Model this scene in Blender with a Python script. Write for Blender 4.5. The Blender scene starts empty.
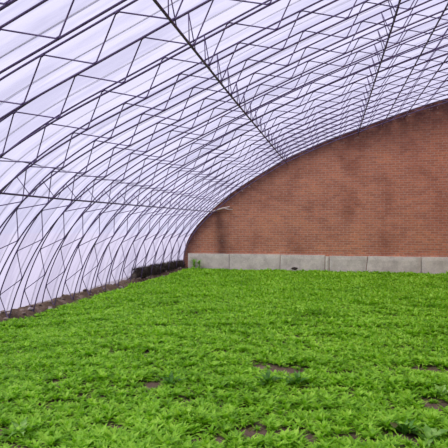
import bpy, math, random
import numpy as np
from mathutils import Vector, noise

random.seed(7)
RNG = np.random.default_rng(11)
SC = bpy.context.scene
COL = SC.collection

# ------------------------------------------------------------------ camera, sky, sun, exposure
F_PX = 475.0
YAW = math.atan(110.5 / F_PX)
CAM_Z = 1.78
cam = bpy.data.objects.new('camera', bpy.data.cameras.new('camera'))
COL.objects.link(cam)
cam.location = (0, 0, CAM_Z)
cam.rotation_euler = (math.radians(90) + math.atan(2 / F_PX), 0, YAW)
cam.data.sensor_width = 36
cam.data.lens = F_PX / 448 * 36
cam.data.clip_end = 300
SC.camera = cam

world = bpy.data.worlds.new('overcast_sky')
SC.world = world
world.use_nodes = True
bg = world.node_tree.nodes['Background']
bg.inputs[0].default_value = (0.80, 0.79, 1.0, 1)
bg.inputs[1].default_value = 0.72

sun_d = bpy.data.lights.new('hazy_sun', 'SUN')
sun_d.energy = 4.2
sun_d.angle = math.radians(28)
sun_d.color = (1.0, 0.95, 0.86)
sun = bpy.data.objects.new('hazy_sun', sun_d)
COL.objects.link(sun)
sun.rotation_euler = Vector((0.42, 0.34, -0.95)).to_track_quat('-Z', 'Y').to_euler()

SC.view_settings.view_transform = 'Standard'
SC.view_settings.look = 'None'
SC.view_settings.gamma = 1
SC.view_settings.exposure = 0.45
SC.view_settings.use_curve_mapping = False

GABLE_Y = 18.7
BACK_Y = -3.0
BAY = 0.745
FIRST_Y = 4.92 - 5 * BAY
N_TRUSS = 24


# ------------------------------------------------------------------ helpers
def link(name, me, parent=None, loc=(0, 0, 0)):
    o = bpy.data.objects.new(name, me)
    COL.objects.link(o)
    o.location = loc
    if parent is not None:
        o.parent = parent
    return o


def mesh(name, verts, faces, mat=None, smooth=True):
    me = bpy.data.meshes.new(name)
    me.from_pydata([tuple(v) for v in verts], [], faces)
    me.update()
    if mat is not None:
        me.materials.append(mat)
    if smooth:
        me.polygons.foreach_set('use_smooth', [True] * len(me.polygons))
    return me


def tag(o, label=None, cat=None, group=None, kind=None):
    if label:
        o['label'] = label
    if cat:
        o['category'] = cat
    if group:
        o['group'] = group
    if kind:
        o['kind'] = kind
    return o


def tube(V, Fc, pts, r, n=6, closed_ends=True):
    """append a swept tube along pts to V, Fc"""
    pts = [Vector(p) for p in pts]
    b = len(V)
    prev = None
    m = len(pts)
    for i, p in enumerate(pts):
        if i == 0:
            t = pts[1] - p
        elif i == m - 1:
            t = p - pts[i - 1]
        else:
            t = (pts[i + 1] - p).normalized() + (p - pts[i - 1]).normalized()
        t.normalize()
        if prev is None:
            a = Vector((0, 0, 1)) if abs(t.z) < 0.8 else Vector((0, 1, 0))
            u = t.cross(a).normalized()
        else:
            u = (prev - t * prev.dot(t)).normalized()
        prev = u
        w = t.cross(u)
        for k in range(n):
            an = 2 * math.pi * k / n
            V.append(p + (u * math.cos(an) + w * math.sin(an)) * r)
    for i in range(m - 1):
        for k in range(n):
            k2 = (k + 1) % n
            Fc.append((b + i * n + k, b + i * n + k2, b + (i + 1) * n + k2, b + (i + 1) * n + k))
    if closed_ends:
        Fc.append(tuple(b + k for k in reversed(range(n))))
        Fc.append(tuple(b + (m - 1) * n + k for k in range(n)))


def box(V, Fc, x0, x1, y0, y1, z0, z1):
    b = len(V)
    V += [Vector(p) for p in ((x0, y0, z0), (x1, y0, z0), (x1, y1, z0), (x0, y1, z0),
                              (x0, y0, z1), (x1, y0, z1), (x1, y1, z1), (x0, y1, z1))]
    for f in ((3, 2, 1, 0), (4, 5, 6, 7), (0, 1, 5, 4), (1, 2, 6, 5), (2, 3, 7, 6), (3, 0, 4, 7)):
        Fc.append(tuple(b + i for i in f))


# ------------------------------------------------------------------ materials
class NT:
    def __init__(self, name):
        self.m = bpy.data.materials.new(name)
        self.m.use_nodes = True
        self.t = self.m.node_tree
        self.t.nodes.clear()
        self.out = self.t.nodes.new('ShaderNodeOutputMaterial')

    def n(self, ty, **kw):
        nd = self.t.nodes.new('ShaderNode' + ty)
        for k, v in kw.items():
            if k.startswith('i_'):
                nd.inputs[k[2:].replace('_', ' ')].default_value = v
            elif isinstance(k, str) and hasattr(nd, k):
                setattr(nd, k, v)
        return nd

    def l(self, a, b):
        self.t.links.new(a, b)

    def ramp(self, src, stops, interp='LINEAR'):
        r = self.n('ValToRGB')
        r.color_ramp.interpolation = interp
        e = r.color_ramp.elements
        while len(e) < len(stops):
            e.new(0.5)
        for el, (p, c) in zip(e, stops):
            el.position = p
            el.color = c if len(c) == 4 else (*c, 1)
        self.l(src, r.inputs[0])
        return r.outputs[0]

    def mix(self, fac, a, b, blend='MIX'):
        x = self.n('MixRGB', blend_type=blend)
        for i, s in enumerate((fac, a, b)):
            if hasattr(s, 'is_linked') or hasattr(s, 'links'):
                self.l(s, x.inputs[i])
            else:
                x.inputs[i].default_value = s if i == 0 else (*s, 1)
        return x.outputs[0]

    def coords(self, kind='Object', scale=(1, 1, 1), rot=(0, 0, 0), loc=(0, 0, 0)):
        tc = self.n('TexCoord')
        mp = self.n('Mapping')
        mp.inputs['Scale'].default_value = scale
        mp.inputs['Rotation'].default_value = rot
        mp.inputs['Location'].default_value = loc
        self.l(tc.outputs[kind], mp.inputs['Vector'])
        return mp.outputs[0]

    def noise(self, vec, scale, detail=4, rough=0.6):
        x = self.n('TexNoise')
        x.inputs['Scale'].default_value = scale
        x.inputs['Detail'].default_value = detail
        x.inputs['Roughness'].default_value = rough
        if vec is not None:
            self.l(vec, x.inputs['Vector'])
        return x.outputs[0]

    def bump(self, h, strength, dist, normal=None):
        b = self.n('Bump')
        b.inputs['Strength'].default_value = strength
        b.inputs['Distance'].default_value = dist
        self.l(h, b.inputs['Height'])
        return b.outputs[0]

    def principled(self, col, rough=0.7, metal=0.0, normal=None, spec=0.5):
        p = self.n('BsdfPrincipled')
        if hasattr(col, 'links'):
            self.l(col, p.inputs['Base Color'])
        else:
            p.inputs['Base Color'].default_value = (*col, 1)
        p.inputs['Roughness'].default_value = rough
        p.inputs['Metallic'].default_value = metal
        p.inputs['Specular IOR Level'].default_value = spec
        if normal is not None:
            self.l(normal, p.inputs['Normal'])
        return p.outputs[0]

    def done(self, sh):
        self.l(sh, self.out.inputs[0])
        return self.m


def mat_steel():
    t = NT('weathered_steel')
    c = t.coords('Object')
    n = t.noise(c, 9, 4)
    col = t.ramp(n, [(0.35, (0.075, 0.050, 0.13)), (0.6, (0.12, 0.088, 0.19)), (0.75, (0.17, 0.11, 0.13))])
    return t.done(t.principled(col, 0.6, 0.0, spec=0.3))


def mat_film():
    t = NT('greenhouse_film')
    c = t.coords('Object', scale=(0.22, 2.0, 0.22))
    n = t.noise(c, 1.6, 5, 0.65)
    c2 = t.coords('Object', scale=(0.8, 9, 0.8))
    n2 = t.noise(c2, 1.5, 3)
    a = t.ramp(n, [(0.42, (0.34, 0.333, 0.445)), (0.56, (0.46, 0.45, 0.57))])  # lighter and darker bands painted in, deepening the shading of the sagging film
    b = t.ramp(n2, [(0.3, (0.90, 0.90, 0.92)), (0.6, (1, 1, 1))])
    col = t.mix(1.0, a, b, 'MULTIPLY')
    tr = t.n('BsdfTranslucent')
    t.l(col, tr.inputs[0])
    df = t.n('BsdfDiffuse')
    t.l(col, df.inputs[0])
    tp = t.n('BsdfTransparent')
    tp.inputs[0].default_value = (0.90, 0.90, 0.96, 1)
    m1 = t.n('MixShader')
    m1.inputs[0].default_value = 0.12
    t.l(tr.outputs[0], m1.inputs[1])
    t.l(df.outputs[0], m1.inputs[2])
    m2 = t.n('MixShader')
    m2.inputs[0].default_value = 0.42
    t.l(m1.outputs[0], m2.inputs[1])
    t.l(tp.outputs[0], m2.inputs[2])
    return t.done(m2.outputs[0])


def mat_strap():
    t = NT('grey_film_strap')
    n = t.noise(t.coords('Object'), 20)
    col = t.ramp(n, [(0.3, (0.16, 0.16, 0.2)), (0.7, (0.24, 0.24, 0.28))])
    return t.done(t.principled(col, 0.8))


def mat_brick():
    t = NT('red_brick')
    tc = t.n('TexCoord')
    sep = t.n('SeparateXYZ')
    t.l(tc.outputs['Object'], sep.inputs[0])
    sm = t.n('Math', operation='ADD')
    t.l(sep.outputs[0], sm.inputs[0])
    t.l(sep.outputs[1], sm.inputs[1])
    cmb = t.n('CombineXYZ')
    t.l(sm.outputs[0], cmb.inputs[0])
    t.l(sep.outputs[2], cmb.inputs[1])
    wob = t.noise(tc.outputs['Object'], 1.5, 2)
    br = t.n('TexBrick')
    br.offset = 0.5
    br.inputs['Scale'].default_value = 1.0
    br.inputs['Brick Width'].default_value = 0.27
    br.inputs['Row Height'].default_value = 0.088
    br.inputs['Mortar Size'].default_value = 0.010
    br.inputs['Mortar Smooth'].default_value = 0.3
    br.inputs['Bias'].default_value = -0.1
    br.inputs['Color1'].default_value = (0.62, 0.245, 0.145, 1)
    br.inputs['Color2'].default_value = (0.46, 0.18, 0.115, 1)
    br.inputs['Mortar'].default_value = (0.52, 0.36, 0.28, 1)
    t.l(cmb.outputs[0], br.inputs['Vector'])
    big = t.noise(tc.outputs['Object'], 0.9, 5, 0.6)
    fine = t.noise(tc.outputs['Object'], 14, 4, 0.7)
    f1 = t.ramp(big, [(0.3, (0.72, 0.66, 0.66)), (0.5, (1, 1, 1)), (0.72, (1.12, 1.1, 1.0))])
    f2 = t.ramp(fine, [(0.3, (0.72, 0.72, 0.74)), (0.7, (1.15, 1.15, 1.15))])
    col = t.mix(1.0, br.outputs['Color'], f1, 'MULTIPLY')
    col = t.mix(0.8, col, f2, 'MULTIPLY')
    # brick darker towards the top edge: painted per vertex as the distance below the roof line
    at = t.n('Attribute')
    at.attribute_name = 'dark_mask'
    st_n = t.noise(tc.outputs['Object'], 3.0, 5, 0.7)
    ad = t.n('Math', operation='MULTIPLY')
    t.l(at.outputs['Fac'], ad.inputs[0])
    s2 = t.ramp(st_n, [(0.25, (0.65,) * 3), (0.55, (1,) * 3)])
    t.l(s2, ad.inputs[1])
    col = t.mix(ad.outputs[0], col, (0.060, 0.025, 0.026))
    # pale efflorescence flecks
    ef = t.noise(tc.outputs['Object'], 5.5, 6, 0.75)
    e2 = t.ramp(ef, [(0.60, (0, 0, 0)), (0.70, (0.55, 0.55, 0.55))])
    col = t.mix(e2, col, (0.5, 0.40, 0.36))
    nb = t.bump(br.outputs['Fac'], 0.6, -0.01)
    return t.done(t.principled(col, 0.9, normal=nb, spec=0.15))


def mat_concrete():
    t = NT('grey_concrete')
    c = t.coords('Object')
    n = t.noise(c, 2.5, 6, 0.7)
    f = t.noise(c, 26, 3)
    col = t.ramp(n, [(0.3, (0.50, 0.45, 0.41)), (0.6, (0.74, 0.68, 0.62)), (0.8, (0.66, 0.58, 0.46))])
    f2 = t.ramp(f, [(0.3, (0.85,) * 3), (0.7, (1.08,) * 3)])
    col = t.mix(1.0, col, f2, 'MULTIPLY')
    return t.done(t.principled(col, 0.9, normal=t.bump(f, 0.4, 0.01), spec=0.2))


def mat_soil():
    t = NT('brown_soil')
    c = t.coords('Object')
    n = t.noise(c, 3, 6, 0.7)
    f = t.noise(c, 30, 4)
    col = t.ramp(n, [(0.3, (0.06, 0.042, 0.030)), (0.55, (0.14, 0.10, 0.072)), (0.75, (0.30, 0.24, 0.19))])
    return t.done(t.principled(col, 1.0, normal=t.bump(f, 0.8, 0.03), spec=0.1))


def mat_stone():
    t = NT('pale_rubble')
    oi = t.n('ObjectInfo')
    col = t.ramp(oi.outputs['Random'], [(0.0, (0.12, 0.09, 0.075)), (0.5, (0.27, 0.21, 0.18)), (1.0, (0.42, 0.37, 0.37))])
    f = t.noise(t.coords('Object'), 18, 4)
    col = t.mix(0.6, col, t.ramp(f, [(0.3, (0.5,) * 3), (0.7, (1.2,) * 3)]), 'MULTIPLY')
    return t.done(t.principled(col, 0.95, spec=0.15))


def mat_brush():
    t = NT('dark_dry_grass')
    f = t.noise(t.coords('Object'), 7, 5, 0.7)
    col = t.ramp(f, [(0.3, (0.030, 0.022, 0.026)), (0.55, (0.075, 0.062, 0.055)), (0.75, (0.14, 0.13, 0.07))])
    return t.done(t.principled(col, 1.0, spec=0.05))


def mat_leaf(name, lo, mid, hi, trans=0.38):
    t = NT(name)
    g = t.n('NewGeometry')
    n = t.noise(g.outputs['Position'], 0.9, 3, 0.6)
    n2 = t.noise(g.outputs['Position'], 11, 3, 0.7)
    mx = t.n('Math', operation='MULTIPLY_ADD')
    t.l(n2, mx.inputs[0])
    mx.inputs[1].default_value = 0.75
    mu = t.n('Math', operation='MULTIPLY')
    t.l(n, mu.inputs[0])
    mu.inputs[1].default_value = 0.25
    t.l(mu.outputs[0], mx.inputs[2])
    col = t.ramp(mx.outputs[0], [(0.40, lo), (0.5, mid), (0.62, hi)])
    p = t.principled(col, 0.5, spec=0.3)
    tr = t.n('BsdfTranslucent')
    tcol = t.mix(1.0, col, (1.15, 1.25, 0.5), 'MULTIPLY')
    t.l(tcol, tr.inputs[0])
    m = t.n('MixShader')
    m.inputs[0].default_value = trans
    t.l(p, m.inputs[1])
    t.l(tr.outputs[0], m.inputs[2])
    return t.done(m.outputs[0])


def mat_plain(name, c, rough=0.8):
    t = NT(name)
    f = t.noise(t.coords('Object'), 25, 4)
    col = t.mix(0.7, c, t.ramp(f, [(0.3, (0.65,) * 3), (0.7, (1.2,) * 3)]), 'MULTIPLY')
    return t.done(t.principled(col, rough, spec=0.2))


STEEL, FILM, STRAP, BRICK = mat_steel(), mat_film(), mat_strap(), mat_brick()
CONC, SOIL, STONE, BRUSH = mat_concrete(), mat_soil(), mat_stone(), mat_brush()
LEAF = mat_leaf('leafy_green', (0.13, 0.33, 0.010), (0.255, 0.53, 0.028), (0.44, 0.72, 0.085))
DARKLEAF = mat_leaf('dark_leafy_green', (0.035, 0.125, 0.010), (0.070, 0.220, 0.020), (0.14, 0.33, 0.05), 0.25)
PALELEAF = mat_leaf('pale_leafy_green', (0.16, 0.36, 0.06), (0.27, 0.50, 0.10), (0.42, 0.64, 0.20))
DRYLEAF = mat_plain('withered_leaf', (0.50, 0.42, 0.22))
WOOD = mat_plain('bare_stick', (0.62, 0.54, 0.50))

# ------------------------------------------------------------------ the arch profile (x, z), ground near z = 0
# the house narrows a little towards the brick gable: one section near the camera, one at the gable,
# both kept as radius over angle about the long axis at eye level
NEAR = [(-7.08, -0.45), (-7.06, -0.20), (-6.95, 0.25), (-6.66, 0.86), (-6.24, 1.68), (-5.65, 2.37), (-5.06, 2.87), (-4.47, 3.22),
        (-3.88, 3.54), (-3.30, 3.79), (-2.36, 4.20), (-2.11, 4.31), (-0.90, 4.83), (-0.15, 5.13), (1.33, 5.69), (2.67, 6.13),
        (4.04, 6.48), (4.85, 6.64), (5.60, 6.74)]
FAR = [(-6.15, -0.30), (-6.15, 0.0), (-6.13, 0.38), (-6.04, 1.10), (-5.59, 1.78), (-5.04, 2.33), (-4.37, 2.92), (-3.30, 3.66),
       (-2.78, 3.97), (-1.96, 4.45), (-0.90, 4.90), (-0.15, 5.20), (1.33, 5.69), (2.67, 6.13),
       (4.04, 6.50), (4.85, 6.64), (5.60, 6.74)]
PHI = np.linspace(-0.298, 2.415, 700)


def _radius(tab):
    a = np.array(tab)
    t = np.linspace(0, len(a) - 1, 1200)
    x = np.interp(t, np.arange(len(a)), a[:, 0])
    z = np.interp(t, np.arange(len(a)), a[:, 1]) - CAM_Z
    v = np.interp(PHI, np.arctan2(z, -x), np.hypot(z, x))
    k = np.exp(-0.5 * (np.arange(-90, 91) / 20.0) ** 2)
    k /= k.sum()

    def smooth(v):
        # extended linearly so that the smoothing keeps the ends
        ext = np.concatenate([v[0] - (v[1:91][::-1] - v[0]), v, v[-1] - (v[-91:-1][::-1] - v[-1])])
        return np.convolve(ext, k, 'valid')
    w = smooth(v)
    return w + 0.8 * smooth(v - w)


R_NEAR, R_FAR = _radius(NEAR), _radius(FAR)
_x, _z = -np.cos(PHI) * R_NEAR, np.sin(PHI) * R_NEAR
_s = np.concatenate([[0], np.cumsum(np.hypot(np.diff(_x), np.diff(_z)))])
S_MAX = float(_s[-1])


def outer(s, y=0.0):
    ph = float(np.interp(s, _s, PHI))
    if s < 0 or s > S_MAX:
        ph += (s if s < 0 else s - S_MAX) / 7.3
    w = min(1.0, max(0.0, (y - 8.0) / (GABLE_Y - 8.0)))
    r = float(np.interp(ph, PHI, R_NEAR)) * (1 - w) + float(np.interp(ph, PHI, R_FAR)) * w
    return -math.cos(ph) * r, math.sin(ph) * r + CAM_Z


def normal_in(s, y=0.0):
    a, b = outer(s - 0.05, y), outer(s + 0.05, y)
    tx, tz = b[0] - a[0], b[1] - a[1]
    L = math.hypot(tx, tz)
    return tz / L, -tx / L


def depth(s, y=0.0):
    w = min(1.0, max(0.0, (y - 8.0) / (GABLE_Y - 8.0)))
    return (0.36 + 0.06 * min(1, s / 4.0)) * (1 - 0.4 * w)


def inner(s, y=0.0):
    x, z = outer(s, y)
    nx, nz = normal_in(s, y)
    d = depth(s, y)
    return x + nx * d, z + nz * d


def s_at_ray(fn, rx, rz):
    """arc position whose (x, z - camera height) lies along the direction (rx, rz)"""
    best = min(np.linspace(0.3, S_MAX - 0.2, 900), key=lambda s: (lambda p: abs(math.atan2(p[1] - CAM_Z, p[0]) - math.atan2(rz, rx)))(fn(s)))
    return float(best)


S_T1 = s_at_ray(inner, -0.7123, 0.0735)
S_T2 = s_at_ray(outer, -0.5268, 0.1105)
S_T3 = s_at_ray(inner, -0.2427, 0.3130)
S_T4 = s_at_ray(inner, 0.1053, 0.3760)
S_T5 = s_at_ray(inner, 0.2128, 0.4300)
S_T6 = s_at_ray(inner, 0.2037, 0.3074)
print('arc', S_T1, S_T2, S_T3, S_T4, S_T5, S_T6, S_MAX)


def foot_x(y):
    """where the film meets the ground"""
    return -7.04 + 0.89 * min(1.0, max(0.0, (y - 8.0) / (GABLE_Y - 8.0)))


def dip(x, y):
    """the bed falls a little towards the near left"""
    w = min(1.0, max(0.0, (GABLE_Y - 1.0 - y) / 9.0))
    u = min(1.0, max(0.0, (-3.2 - x) / 2.8))
    return -0.22 * w * u * u * (3 - 2 * u)

# ------------------------------------------------------------------ setting: ground, gable wall, right wall, film
def ground_h(x, y):
    h = 0.03 * noise.noise(Vector((x * 1.3, y * 1.3, 0))) + 0.02 * noise.noise(Vector((x * 5, y * 5, 3))) + dip(x, y)
    return h


def make_floor():
    xs = list(np.arange(-7.3, 5.75, 0.09))
    ys = list(np.arange(2.2, GABLE_Y + 0.25, 0.12))
    xs = [-7.6] + xs + [6.3]
    ys = [BACK_Y, 0.0] + ys + [GABLE_Y + 0.5]
    V, Fc = [], []
    for y in ys:
        for x in xs:
            ins = -7.35 <= x <= 5.75 and 2.2 <= y <= GABLE_Y + 0.25
            V.append((x, y, ground_h(x, y) if ins else -0.25))
    n = len(xs)
    for j in range(len(ys) - 1):
        for i in range(n - 1):
            Fc.append((j * n + i, j * n + i + 1, (j + 1) * n + i + 1, (j + 1) * n + i))
    o = link('floor', mesh('floor', V, Fc, SOIL))
    tag(o, 'bare brown soil of the greenhouse bed under the green crop', kind='structure')


def make_yard():
    V, Fc = [], []
    box(V, Fc, -90, 90, -60, 130, -0.9, -0.42)
    o = link('trim_1', mesh('yard', V, Fc, mat_plain('pale_dry_ground', (0.38, 0.355, 0.42)), smooth=False))
    tag(o, 'pale dry ground outside, seen faintly through the film', kind='structure')


def make_gable():
    """solid brick gable, gridded so that the darkening near the roof line is an attribute of its own"""
    ss = np.linspace(0.15, S_MAX, 90)
    top = [outer(s, GABLE_Y) for s in ss]
    top = [(x + normal_in(s, GABLE_Y)[0] * 0.05, z + normal_in(s, GABLE_Y)[1] * 0.05) for s, (x, z) in zip(ss, top)]
    xs = [p[0] for p in top]
    y0, y1 = GABLE_Y, GABLE_Y + 0.30
    V, Fc, st = [], [], []
    rows = [0.0, 0.12, 0.3, 0.5, 0.75, 1.1, 1.6, 2.4, 3.4]

    def add(x, y, z, s):
        V.append((x, y, z))
        st.append(s)
        return len(V) - 1
    grid = []
    for i, s in enumerate(ss):
        x, z = top[i]
        nx, nz = normal_in(s, GABLE_Y)
        col = []
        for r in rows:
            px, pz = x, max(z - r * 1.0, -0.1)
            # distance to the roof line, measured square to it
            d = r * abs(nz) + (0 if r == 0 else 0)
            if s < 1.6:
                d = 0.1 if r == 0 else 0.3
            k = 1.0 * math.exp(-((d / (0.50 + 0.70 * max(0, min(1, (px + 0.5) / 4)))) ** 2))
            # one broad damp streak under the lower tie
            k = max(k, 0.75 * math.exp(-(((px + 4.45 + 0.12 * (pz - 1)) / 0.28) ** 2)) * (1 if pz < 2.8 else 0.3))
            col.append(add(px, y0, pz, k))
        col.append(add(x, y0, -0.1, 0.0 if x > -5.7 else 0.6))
        grid.append(col)
    for i in range(len(ss) - 1):
        for j in range(len(grid[0]) - 1):
            Fc.append((grid[i][j], grid[i][j + 1], grid[i + 1][j + 1], grid[i + 1][j]))
    bt = [(add(x, y1, z, 0), add(x, y1, -0.1, 0)) for x, z in top]
    for i in range(len(ss) - 1):
        Fc.append((bt[i][1], bt[i][0], bt[i + 1][0], bt[i + 1][1]))
        Fc.append((grid[i][0], grid[i + 1][0], bt[i + 1][0], bt[i][0]))
    Fc.append((grid[-1][0],) + tuple(grid[-1][1:]) + (bt[-1][1], bt[-1][0]))
    Fc.append(tuple(reversed(grid[0])) + (bt[0][0], bt[0][1]))
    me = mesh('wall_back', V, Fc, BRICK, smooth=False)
    a = me.attributes.new('dark_mask', 'FLOAT', 'POINT')
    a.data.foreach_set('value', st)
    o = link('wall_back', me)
    tag(o, 'red brick gable end wall under the curved roof line', kind='structure')
    V, Fc = [], []
    box(V, Fc, 5.62, 6.0, BACK_Y, GABLE_Y + 0.30, -0.1, 6.66)
    tag(link('wall_right', mesh('wall_right', V, Fc, BRICK, smooth=False)), 'long red brick wall on the right side of the greenhouse', kind='structure')


def make_film():
    ns = 110
    ss = np.linspace(0.02, S_MAX, ns)
    ys = np.arange(BACK_Y, GABLE_Y + 0.34, BAY / 10)
    V, Fc = [], []
    for y in ys:
        ph = ((y - FIRST_Y) / BAY) % 1.0
        sag = 0.065 * (1 - abs(2 * ph - 1)) ** 1.4 if y < GABLE_Y - 0.1 else 0
        for s in ss:
            x, z = outer(s, y)
            nx, nz = normal_in(s, y)
            k = sag * min(1, s / 1.5) + 0.010 * noise.noise(Vector((s * 0.8, y * 2.2, 5)))
            d = -0.028 + k
            V.append((x + nx * d, y, z + nz * d))
    for j in range(len(ys) - 1):
        for i in range(ns - 1):
            Fc.append((j * ns + i, j * ns + i + 1, (j + 1) * ns + i + 1, (j + 1) * ns + i))
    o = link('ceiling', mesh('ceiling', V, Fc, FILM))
    tag(o, 'translucent lavender white plastic film stretched over the steel arches', kind='structure')


make_floor()
make_yard()
make_gable()
make_film()

# concrete slabs along the foot of the gable
def make_slabs():
    edges = [-5.92, -4.29, -2.36, -0.55, 0.72, 2.36, 4.05, 5.6]
    edges = [-5.86, -4.12, -2.08, -0.36, -0.20, 1.18, 3.10, 4.62, 5.6]
    names = ['pale concrete slab against the brick wall, at the left corner under the weeds',
             'second long concrete slab from the left corner along the brick wall',
             'long concrete slab with a dark clod at its foot, below the brick wall',
             'narrow upright concrete filler piece between two long slabs under the brick wall',
             'concrete slab with a leaning right end, just right of the narrow filler piece',
             'long grey concrete slab right of the one with the leaning end',
             'concrete slab at the right edge of the picture below the brick wall',
             'last concrete slab in the right corner of the brick wall']
    lean = [0, 0.0, 0.02, 0.012, 0.0, 0.07, 0.0, 0.0, 0]
    hh = [0.66, 0.665, 0.66, 0.61, 0.64, 0.645, 0.65, 0.65]
    for i in range(8):
        x0, x1 = edges[i] + 0.012, edges[i + 1] - 0.012
        w = x1 - x0
        h = hh[i]
        t = 0.075 + 0.012 * (i % 2)
        V, Fc = [], []
        nx, nz = max(2, int(w / 0.12)), 5
        b = 0.012
        # front grid with chipped outline, then a back
        for side in (0, 1):
            for k in range(nz + 1):
                for j in range(nx + 1):
                    u, v = j / nx, k / nz
                    x = x0 + w * u + (lean[i] * (1 - u) + lean[i + 1] * u) * (v - 0.5)
                    z = -0.06 + (h + 0.06) * v
                    if v == 1:
                        z += 0.012 * noise.noise(Vector((x * 3, i, 0)))
                    e = b if (j in (0, nx) or k == nz) else 0
                    y = (-t + e + 0.004 * noise.noise(Vector((x * 4, z * 4, i)))) if side == 0 else 0
                    V.append((x, y, z))
        m = (nx + 1) * (nz + 1)
        for k in range(nz):
            for j in range(nx):
                a = k * (nx + 1) + j
                Fc.append((a, a + 1, a + nx + 2, a + nx + 1))
                Fc.append((m + a, m + a + nx + 1, m + a + nx + 2, m + a + 1))
        for j in range(nx):
            Fc.append((j, m + j, m + j + 1, j + 1))
            a = nz * (nx + 1) + j
            Fc.append((a, a + 1, m + a + 1, m + a))
        for k in range(nz):
            a = k * (nx + 1)
            Fc.append((a, a + nx + 1, m + a + nx + 1, m + a))
            a += nx
            Fc.append((a, m + a, m + a + nx + 1, a + nx + 1))
        o = link('concrete_slab', mesh('concrete_slab', V, Fc, CONC, smooth=False), loc=(0, GABLE_Y - 0.002, 0))
        tag(o, names[i], 'concrete slab', 'concrete slabs along the foot of the brick wall')


make_slabs()

# ------------------------------------------------------------------ steel truss arches
PITCH = 1.03
_lst = []
_a = S_T3 + 0.03 - int(S_T3 // PITCH) * PITCH
if _a > PITCH / 2:
    _lst.append(('o', _a - PITCH / 2 - 0.05))
while _a < S_MAX - 0.1:
    _lst.append(('i', _a))
    if _a + PITCH / 2 < S_MAX - 0.1:
        _lst.append(('o', _a + PITCH / 2 - 0.05))
    _a += PITCH


def make_truss(y):
    root = bpy.data.objects.new('truss_arch', None)
    COL.objects.link(root)
    foot = outer(0, y)
    root.location = (foot[0], y, 0)
    loc = Vector((foot[0], 0, 0))
    ss = np.linspace(0, S_MAX - 0.05, 64)
    for nm, fn in (('outer_chord', outer), ('inner_chord', inner)):
        V, Fc = [], []
        pp = [fn(s, y) for s in ss]
        tube(V, Fc, [Vector((p[0], 0, p[1])) - loc for p in pp], 0.0145, 6)
        link(nm, mesh(nm, V, Fc, STEEL), root)
    pts = []
    for kind, s in _lst:
        p = inner(s, y) if kind == 'i' else outer(s, y)
        pts.append(Vector((p[0], 0, p[1])) - loc)
    for p, q in zip(pts, pts[1:]):
        V, Fc = [], []
        L = (q - p).length
        stops = [(0, 0.019), (0.022, 0.019), (0.03, 0.0095), (L - 0.03, 0.0095), (L - 0.022, 0.019), (L, 0.019)]
        d = (q - p).normalized()
        tube(V, Fc, [p + d * a for a, _ in stops], 1.0, 5)
        for i, (a, r) in enumerate(stops):
            c = p + d * a
            for k in range(5):
                V[i * 5 + k] = c + (V[i * 5 + k] - c) * r
        link('web_bar', mesh('web_bar', V, Fc, STEEL), root)
    return root


ORD = ['', 'second', 'third', 'fourth', 'fifth', 'sixth', 'seventh', 'eighth', 'ninth', 'tenth', 'eleventh', 'twelfth',
       'thirteenth', 'fourteenth', 'fifteenth', 'sixteenth', 'seventeenth', 'eighteenth', 'nineteenth', 'twentieth',
       'twenty-first', 'twenty-second', 'twenty-third', 'twenty-fourth']


truss_y = [FIRST_Y + i * BAY for i in range(N_TRUSS)]
for i, y in enumerate(truss_y):
    t = make_truss(y)
    k = N_TRUSS - 1 - i
    if k == 0:
        lab = 'dark steel truss arch standing right against the brick gable wall'
    else:
        lab = 'dark steel truss arch, %s one counting out from the brick gable wall' % ORD[k]
    tag(t, lab, 'roof truss', 'steel truss arches carrying the film')

# ------------------------------------------------------------------ tie rods along the greenhouse
def make_tie(s, fn, r, label, braced):
    x, z = fn(s)
    root = bpy.data.objects.new('tie_rod', None)
    COL.objects.link(root)
    root.location = (x, 0, z)
    tag(root, label, 'tie rod', 'tie rods running along the greenhouse')
    off = 0.022 if fn is inner else 0.0

    def at(y):
        px, pz = fn(s, y)
        nx, nz = normal_in(s, y)
        return Vector((px + nx * off - x, y, pz + nz * off - z))
    V, Fc = [], []
    tube(V, Fc, [at(y) for y in np.arange(-0.5, GABLE_Y - 0.01, 0.7451)] + [at(GABLE_Y - 0.005)], r, 6)
    link('rod', mesh('rod', V, Fc, STEEL), root)
    if braced:
        for y in truss_y:
            xo, zo = outer(s + (0.13 if abs(s - S_T3) < 0.01 else 0.02), y)
            top = Vector((xo - x, y, zo - z))
            for dy in ((-BAY * 0.9, 0.03) if braced > 0.5 else (-BAY * braced, BAY * braced)):
                if y + dy > GABLE_Y - 0.03:
                    continue
                V, Fc = [], []
                tube(V, Fc, [top, at(y + dy)], 0.0075, 5)
                link('brace', mesh('brace', V, Fc, STEEL), root)


make_tie(S_T1, inner, 0.018, 'lowest braced tie rod, running low along the left side to the brick wall edge', 0.95)
make_tie(S_T2, outer, 0.009, 'thin plain tie rod just above the lowest braced tie rod on the left', 0)
make_tie(S_T3, inner, 0.018, 'braced tie rod sloping from the top left middle down to the brick wall curve', 0.18)
make_tie(S_T4, inner, 0.018, 'braced tie rod coming down steeply near the top right of the picture', 0.18)
make_tie(S_T5, inner, 0.017, 'thin plain tie rod directly right of the steep braced tie rod', 0)
make_tie(S_T6, inner, 0.017, 'thin plain tie rod nearest the right edge of the picture', 0)

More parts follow.
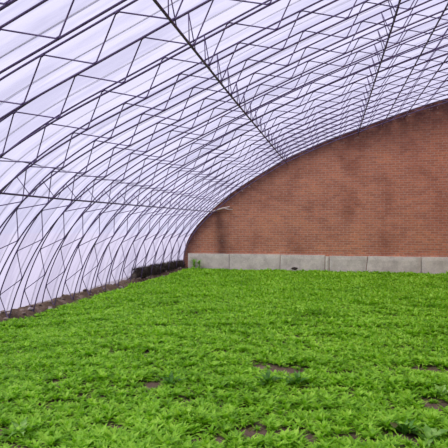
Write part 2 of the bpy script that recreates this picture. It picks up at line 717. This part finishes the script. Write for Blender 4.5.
# ------------------------------------------------------------------ straps pressing the film, outside, one per bay
def make_strap(y):
    V, Fc = [], []
    ss = np.linspace(0.05, S_MAX - 0.05, 60)
    fx = outer(0, y)[0]
    pr = []
    for s in ss:
        x, z = outer(s, y)
        nx, nz = normal_in(s, y)
        d = -0.028 + 0.065 * min(1, s / 1.5) - 0.016
        pr.append((x + nx * d - fx, z + nz * d, nx, nz))
    for x, z, nx, nz in pr:
        for dy, dn in ((-0.009, 0), (0.009, 0), (0.009, -0.004), (-0.009, -0.004)):
            V.append((x + nx * dn, dy, z + nz * dn))
    for i in range(len(pr) - 1):
        for k in range(4):
            a, b = i * 4 + k, i * 4 + (k + 1) % 4
            Fc.append((a, b, b + 4, a + 4))
    Fc.append((3, 2, 1, 0))
    n = (len(pr) - 1) * 4
    Fc.append((n, n + 1, n + 2, n + 3))
    return link('film_strap', mesh('film_strap', V, Fc, STRAP), loc=(fx, y, 0))


for i in range(N_TRUSS - 1):
    o = make_strap(FIRST_Y + (i + 0.5) * BAY)
    k = N_TRUSS - 1 - i
    lab = 'faint grey strap outside on the film, bay next to the brick wall' if k == 1 else \
        'faint grey strap outside on the film, %s bay out from the brick wall' % ORD[k - 1]
    tag(o, lab, 'strap', 'grey straps holding the film down')

# ------------------------------------------------------------------ foot of the film: soil bank, rubble, dark heap
def bank_h(q, y):
    """q runs 0..1 across the bank"""
    p = math.sin(math.pi * min(1, max(0, q))) ** 0.8
    return dip(-7, y) - 0.06 + (0.20 + 0.05 * noise.noise(Vector((q * 2, y * 1.7, 1))) + 0.07 * noise.noise(Vector((q * 6, y * 9, 2)))) * p


BANK_W = 0.75


def make_bank():
    xs = np.linspace(0, 1, 16)
    ys = np.arange(1.0, GABLE_Y - 0.01, 0.06)
    V = [(foot_x(y) - 0.25 + BANK_W * x, y, bank_h(x, y)) for y in ys for x in xs]
    n = len(xs)
    m = len(ys)
    Fc = [(j * n + i, j * n + i + 1, (j + 1) * n + i + 1, (j + 1) * n + i) for j in range(m - 1) for i in range(n - 1)]
    b = len(V)
    x0, x1 = foot_x(ys[0]) - 0.25, foot_x(ys[-1]) - 0.25
    V += [(x0, ys[0], -0.4), (x0 + BANK_W, ys[0], -0.4), (x1 + BANK_W, ys[-1], -0.4), (x1, ys[-1], -0.4)]
    Fc.append((b, b + 3, b + 2, b + 1))
    Fc.append(tuple([b, b + 1] + [n - 1 - i for i in range(n)]))
    Fc.append(tuple([b + 2, b + 3] + [(m - 1) * n + i for i in range(n)]))
    Fc.append(tuple([b + 1, b + 2] + [j * n + n - 1 for j in reversed(range(m))]))
    Fc.append(tuple([b + 3, b] + [j * n for j in range(m)]))
    tag(link('soil_bank', mesh('soil_bank', V, Fc, SOIL)), 'low brown soil bank burying the foot of the film along the left side', 'soil bank')


make_bank()


def rock_mesh(seed):
    import bmesh
    bm = bmesh.new()
    bmesh.ops.create_icosphere(bm, subdivisions=2, radius=1)
    for v in bm.verts:
        k = 1 + 0.35 * noise.noise(v.co * 1.3 + Vector((seed * 3.1, 0, 0))) + 0.15 * noise.noise(v.co * 3 + Vector((0, seed, 0)))
        v.co = Vector((v.co.x * k, v.co.y * k * 0.8, v.co.z * k * 0.6))
    me = bpy.data.meshes.new('stone')
    bm.to_mesh(me)
    bm.free()
    me.materials.append(STONE)
    return me


rocks = [rock_mesh(i) for i in range(5)]
for i in range(80):
    y = 8.2 + 10.0 * (i + random.random()) / 80
    q = random.uniform(0.42, 0.98)
    x = foot_x(y) - 0.25 + BANK_W * q
    r = random.uniform(0.022, 0.065)
    o = link('stone', rocks[i % 5], loc=(x, y, max(bank_h(q, y), dip(x, y)) + 0.2 * r))
    o.scale = (r, r * random.uniform(0.8, 1.5), r)
    o.rotation_euler = (0, 0, random.uniform(0, 6.3))
    if y > 13.2:
        lab = 'stone or clod on the soil bank in front of the dark heap'
    elif y > 10.5:
        lab = 'stone or clod on the soil bank, middle stretch of the left side'
    else:
        lab = 'stone or clod on the soil bank near the left picture edge'
    tag(o, lab, 'stone', lab.replace('stone or clod', 'stones and clods'))


def make_heap():
    V, Fc = [], []
    y0, y1 = 14.2, GABLE_Y - 0.2
    ys = np.linspace(y0, y1, 90)
    n = 14
    for y in ys:
        e = min(1, (y - y0) / 0.5, (y1 + 0.05 - y) / 0.15)
        hh = (0.33 + 0.10 * noise.noise(Vector((0, y * 2.0, 7)))) * max(0.15, e)
        ww = 0.16
        cx = foot_x(y) + 0.10 + 0.03 * noise.noise(Vector((y, 1, 1)))
        for k in range(n):
            a = math.pi * k / (n - 1)
            q = 1 + 0.25 * noise.noise(Vector((math.cos(a) * 3, y * 6, math.sin(a) * 3)))
            V.append((cx + math.cos(a) * ww * q, y, 0.02 + math.sin(a) * hh * q))
    m = len(ys)
    for j in range(m - 1):
        for k in range(n - 1):
            Fc.append((j * n + k, (j + 1) * n + k, (j + 1) * n + k + 1, j * n + k + 1))
        Fc.append((j * n, j * n + n - 1, (j + 1) * n + n - 1, (j + 1) * n))
    Fc.append(tuple(range(n)))
    Fc.append(tuple((m - 1) * n + k for k in reversed(range(n))))
    # dry blades sticking out
    for i in range(4200):
        y = random.uniform(y0 + 0.2, y1)
        a = random.uniform(0.05, math.pi * 0.8)
        p = Vector((foot_x(y) + 0.10 + math.cos(a) * 0.15, y, 0.04 + math.sin(a) * 0.30))
        d = Vector((math.cos(a) * 0.4 + random.uniform(-.4, .4), random.uniform(-.8, .8), abs(math.sin(a)) + random.uniform(-.2, .5))).normalized()
        L = random.uniform(0.06, 0.20)
        sd = d.cross(Vector((random.random(), random.random(), 0.3))).normalized() * 0.007
        b = len(V)
        V += [p - sd, p + sd, p + d * L + Vector((0, 0, -0.03))]
        Fc.append((b, b + 1, b + 2))
    tag(link('dry_grass_heap', mesh('dry_grass_heap', V, Fc, BRUSH)),
        'long dark heap of matted dry grass at the film foot by the brick wall', 'heap')


make_heap()

# stick jammed at the end of the low tie
x, z = inner(S_T1, GABLE_Y)
V, Fc = [], []
tube(V, Fc, [(0, 0, 0), (0.28, 0.0, 0.10), (0.55, -0.01, 0.17), (0.80, -0.005, 0.22)], 0.028, 6)
b = [(0.55, -0.01, 0.17), (0.72, -0.03, 0.12), (0.92, -0.02, 0.10)]
tube(V, Fc, b, 0.018, 5)
tag(link('stick', mesh('stick', V, Fc, WOOD), loc=(x - 0.25, GABLE_Y - 0.06, z - 0.02)),
    'pale forked stick jammed against the brick wall where the low tie rod ends', 'stick')

# ------------------------------------------------------------------ crop
def leaf_blade(L, w, droop, az, lift, lobes, seg):
    """one arching, lobed leaf as a folded strip: returns verts, quads"""
    V, Fc = [], []
    ca, sa = math.cos(az), math.sin(az)
    for i in range(seg + 1):
        t = i / seg
        ang = lift - droop * t
        r = L * t * math.cos(lift - droop * t * 0.6)
        z = L * t * math.sin(lift - droop * t * 0.6)
        prof = math.sin(math.pi * (0.12 + 0.86 * t) ** 0.9)
        if lobes:
            prof *= (1.25 if i % 2 else 0.7)
        hw = w * max(prof, 0.06)
        for q in (-1, 0, 1):
            off = q * hw
            zz = z + (0.35 * hw if q else 0)
            V.append((r * ca - off * sa, r * sa + off * ca, zz))
    for i in range(seg):
        a = i * 3
        Fc.append((a, a + 1, a + 4, a + 3))
        Fc.append((a + 1, a + 2, a + 5, a + 4))
    return V, Fc


def plant_arrays(seed, nl, seg, size, wide=1.0):
    r = random.Random(seed)
    V, Fc = [], []
    for k in range(nl):
        az = 2 * math.pi * (k * 0.382 + r.uniform(-.05, .05))
        f = k / max(1, nl - 1)
        L = size * (0.75 + 0.4 * r.random()) * (1.0 - 0.25 * f)
        lift = math.radians(44 + 40 * f + r.uniform(-12, 12))
        v, fc = leaf_blade(L, size * 0.095 * wide * r.uniform(0.8, 1.2), math.radians(r.uniform(30, 75)), az, lift, seg > 3, seg)
        b = len(V)
        V += v
        Fc += [tuple(b + i for i in q) for q in fc]
    return np.array(V, dtype=np.float64), np.array(Fc, dtype=np.int64)


def on_plane(px, py, z=0.1):
    """world point at height z for a point of the photograph (used to find bare spots)"""
    u, v = px - 224, 226 - py
    k = (z - CAM_Z) / v
    d = k * F_PX
    rt = k * u
    return rt * math.cos(YAW) - d * math.sin(YAW), rt * math.sin(YAW) + d * math.cos(YAW)


GAPS = [(283, 367, 0.30, 0.10), (263, 362, 0.14, 0.07), (428, 366, 0.30, 0.10), (3, 426, 0.22, 0.09), (258, 428, 0.22, 0.06), (300, 431, 0.14, 0.06),
        (355, 434, 0.12, 0.05), (402, 431, 0.24, 0.07), (62, 380, 0.16, 0.06), (155, 380, 0.16, 0.06), (345, 372, 0.15, 0.06),
        (118, 420, 0.12, 0.05), (190, 398, 0.10, 0.05), (430, 398, 0.16, 0.05), (205, 436, 0.15, 0.05)]
GAPW = []
for a, b, c, d in GAPS:
    gx, gy = on_plane(a, b, 0.02)
    hid = 0.09 * gy / CAM_Z
    GAPW.append((gx, gy - hid * 0.45, c * 1.1, d * 0.4 + hid * 0.45))


def in_gap(x, y):
    for gx, gy, a, b in GAPW:
        q = ((x - gx) / a) ** 2 + ((y - gy) / b) ** 2
        if q < 1:
            return 2 if q < 0.35 + 0.3 * noise.noise(Vector((x * 6, y * 6, 1))) else 1
    return 0


def in_view(x, y, margin=1.0):
    return x < 0.26 * y + margin and x > -1.05 * y - margin


spots = []
y = 3.0
row = 0
while y < GABLE_Y - 0.26:
    step = 0.088 + 0.03 * min(1, y / 10)
    x = -6.7 + (0.06 if row % 2 else 0)
    while x < 5.35:
        if in_view(x, y):
            px = x + random.uniform(-.035, .035)
            py = y + random.uniform(-.035, .035) + 0.03 * noise.noise(Vector((x * .8, y, 0)))
            e = foot_x(py) + 0.50 + 0.10 * noise.noise(Vector((0, py * 1.2, 4)))
            gap = in_gap(px, py)
            if px > e and gap < 2:
                # stretched hollows give the bed its faint cross rows
                hgt = 1 + 0.48 * noise.noise(Vector((px * 1.0, py * 3.0, 9))) + 0.25 * noise.noise(Vector((px * 3, py * 6, 2)))
                hgt = max(hgt, 0.66) * (0.5 if gap else 1)
                if hgt > 0.3:
                    spots.append((px, py, hgt))
        x += step
    y += step * 0.95
    row += 1

PROTO_NEAR = [plant_arrays(i, 22, 5, 0.128) for i in range(8)]
PROTO_MID = [plant_arrays(20 + i, 16, 3, 0.135, 1.15) for i in range(8)]
PROTO_FAR = [plant_arrays(40 + i, 10, 2, 0.16, 1.4) for i in range(8)]


def seen(px, py):
    u = px * math.cos(YAW) + py * math.sin(YAW)
    zc = -px * math.sin(YAW) + py * math.cos(YAW)
    return abs(u / zc) < 0.475 and F_PX * (CAM_Z - 0.1) / zc < 226


vis = sorted([s for s in spots if seen(s[0], s[1])], key=lambda s: math.hypot(s[0], s[1]))[:300]
vis_set = set(vis)
rest = [s for s in spots if s not in vis_set]

near_me = []
for Vn, Fn in PROTO_NEAR:
    near_me.append(mesh('leafy_green_plant', Vn, [tuple(int(i) for i in q) for q in Fn], LEAF))
for i, (px, py, h) in enumerate(vis):
    o = link('leafy_green_plant', near_me[i % 8], loc=(px, py, ground_h(px, py) - 0.005))
    sc = h * random.uniform(0.85, 1.2)
    o.scale = (sc, sc, sc)
    o.rotation_euler = (random.uniform(-.15, .15), random.uniform(-.15, .15), random.uniform(0, 6.28))
    tag(o, 'bright green leafy vegetable seedling in the front rows nearest the camera', 'vegetable plant', 'vegetable seedlings in the front rows')


def bulk(name, pts, protos_of):
    Vs, Fs = [], []
    base = 0
    for (px, py, h) in pts:
        Vn, Fn = protos_of(py)
        a = random.uniform(0, 6.283)
        sc = h * random.uniform(0.85, 1.2)
        c, s = math.cos(a), math.sin(a)
        tx, ty = random.uniform(-.15, .15), random.uniform(-.15, .15)
        W = Vn * sc
        X = W[:, 0] * c - W[:, 1] * s + W[:, 2] * tx
        Y = W[:, 0] * s + W[:, 1] * c + W[:, 2] * ty
        Vs.append(np.stack([X + px, Y + py, W[:, 2] + ground_h(px, py) - 0.005], 1))
        Fs.append(Fn + base)
        base += len(Vn)
    V = np.concatenate(Vs)
    Fq = np.concatenate(Fs)
    me = bpy.data.meshes.new(name)
    me.vertices.add(len(V))
    me.vertices.foreach_set('co', V.astype(np.float32).ravel())
    me.loops.add(Fq.size)
    me.loops.foreach_set('vertex_index', Fq.astype(np.int32).ravel())
    me.polygons.add(len(Fq))
    me.polygons.foreach_set('loop_start', np.arange(0, Fq.size, 4, dtype=np.int32))
    me.polygons.foreach_set('loop_total', np.full(len(Fq), 4, dtype=np.int32))
    me.polygons.foreach_set('use_smooth', np.ones(len(Fq), dtype=bool))
    me.update()
    me.validate()
    me.materials.append(LEAF)
    return link(name, me)


def pick(py):
    if py < 7:
        return random.choice(PROTO_NEAR)
    if py < 11:
        return random.choice(PROTO_MID)
    return random.choice(PROTO_FAR)


crop = bulk('leafy_green_crop', rest, pick)
tag(crop, 'dense bed of bright green leafy vegetables reaching back to the brick wall', 'vegetable crop', kind='stuff')
print('PLANTS', len(spots), 'faces', len(crop.data.polygons))


# a few plants that stand out
def special(name, px, py, size, mat, label, cat, nl=10, wide=1.4, group=None, seed=0, dz=0.0):
    x, y = on_plane(px, py, 0.10)
    Vn, Fn = plant_arrays(100 + seed, nl, 5, size, wide)
    o = link(name, mesh(name, Vn, [tuple(int(i) for i in q) for q in Fn], mat), loc=(x, y, ground_h(x, y) + dz))
    tag(o, label, cat, group)
    return o


special('broad_leaf_plant', 268, 377, 0.25, DARKLEAF, 'dark green drooping plant, left one of the dark pair below the bare soil patch', 'plant', 16, 0.9, seed=1)
special('broad_leaf_plant', 297, 378, 0.25, DARKLEAF, 'dark green drooping plant on the right of a dark pair below the bare soil patch', 'plant', 16, 0.9, seed=2)
special('broad_leaf_plant', 171, 378, 0.20, DARKLEAF, 'small dark green plant in a hollow of the bed, left of centre', 'plant', 12, 1.1, seed=3)
special('broad_leaf_plant', 428, 430, 0.22, PALELEAF, 'large pale green broad leaved plant at the lower right corner', 'plant', 7, 1.6, seed=4)
special('broad_leaf_plant', 440, 388, 0.19, PALELEAF, 'pale green long leaved plant at the right picture edge', 'plant', 7, 1.5, seed=5)
special('broad_leaf_plant', 22, 424, 0.20, PALELEAF, 'pale green plant beside the bare soil at the left picture edge', 'plant', 9, 1.2, seed=6)
special('broad_leaf_plant', 405, 424, 0.19, DARKLEAF, 'dark green low plant behind the withered leaf at the lower right', 'plant', 12, 1.0, seed=7)

# weeds in the left corner by the first slab
for i, (xx, hh, lab) in enumerate([(-5.55, 0.62, 'tall yellow green weed in the left corner, nearest the film'), (-5.32, 0.5, 'shorter yellow green weed in front of the leftmost concrete slab')]):
    V, Fc = [], []
    for k in range(26):
        az = random.uniform(0, 6.28)
        z0 = random.uniform(0, hh * 0.7)
        v, fc = leaf_blade(hh * 0.33, 0.03, 0.9, az, 1.1, True, 4)
        b = len(V)
        V += [Vector(p) + Vector((0, 0, z0)) for p in v]
        Fc += [tuple(b + q for q in f) for f in fc]
    w = link('weed', mesh('weed', V, Fc, PALELEAF), loc=(xx, GABLE_Y - 0.26, 0))
    V, Fc = [], []
    tube(V, Fc, [(0, 0, -0.02), (0.01, 0, hh * 0.4), (0, 0, hh * 0.8)], 0.008, 5)
    link('stem', mesh('stem', V, Fc, PALELEAF), w)
    tag(w, lab, 'weed')

# clod at the slab foot
cx, cy = on_plane(297, 267, 0.12)
o = link('clod', rock_mesh(9), loc=(-1.50, GABLE_Y - 0.20, 0.14))
o.scale = (0.12, 0.08, 0.10)
o.data.materials[0] = BRUSH
tag(o, 'dark soil clod at the foot of the third concrete slab', 'clod')

# withered leaves
for i, (px, py, sz, lab) in enumerate([(394, 424, 0.10, 'withered tan leaf standing up at the lower right of the bed'),
                                      (250, 428, 0.09, 'pale curled leaf lying by the bare soil at bottom centre'),
                                      (3, 400, 0.06, 'small withered leaf at the left picture edge')]):
    x, y = on_plane(px, py, 0.09)
    V, Fc = leaf_blade(sz, sz * 0.3, 0.7, -1.9 + i, 1.2, False, 6)
    o = link('withered_leaf', mesh('withered_leaf', V, Fc, DRYLEAF), loc=(x, y, 0.06))
    tag(o, lab, 'leaf')
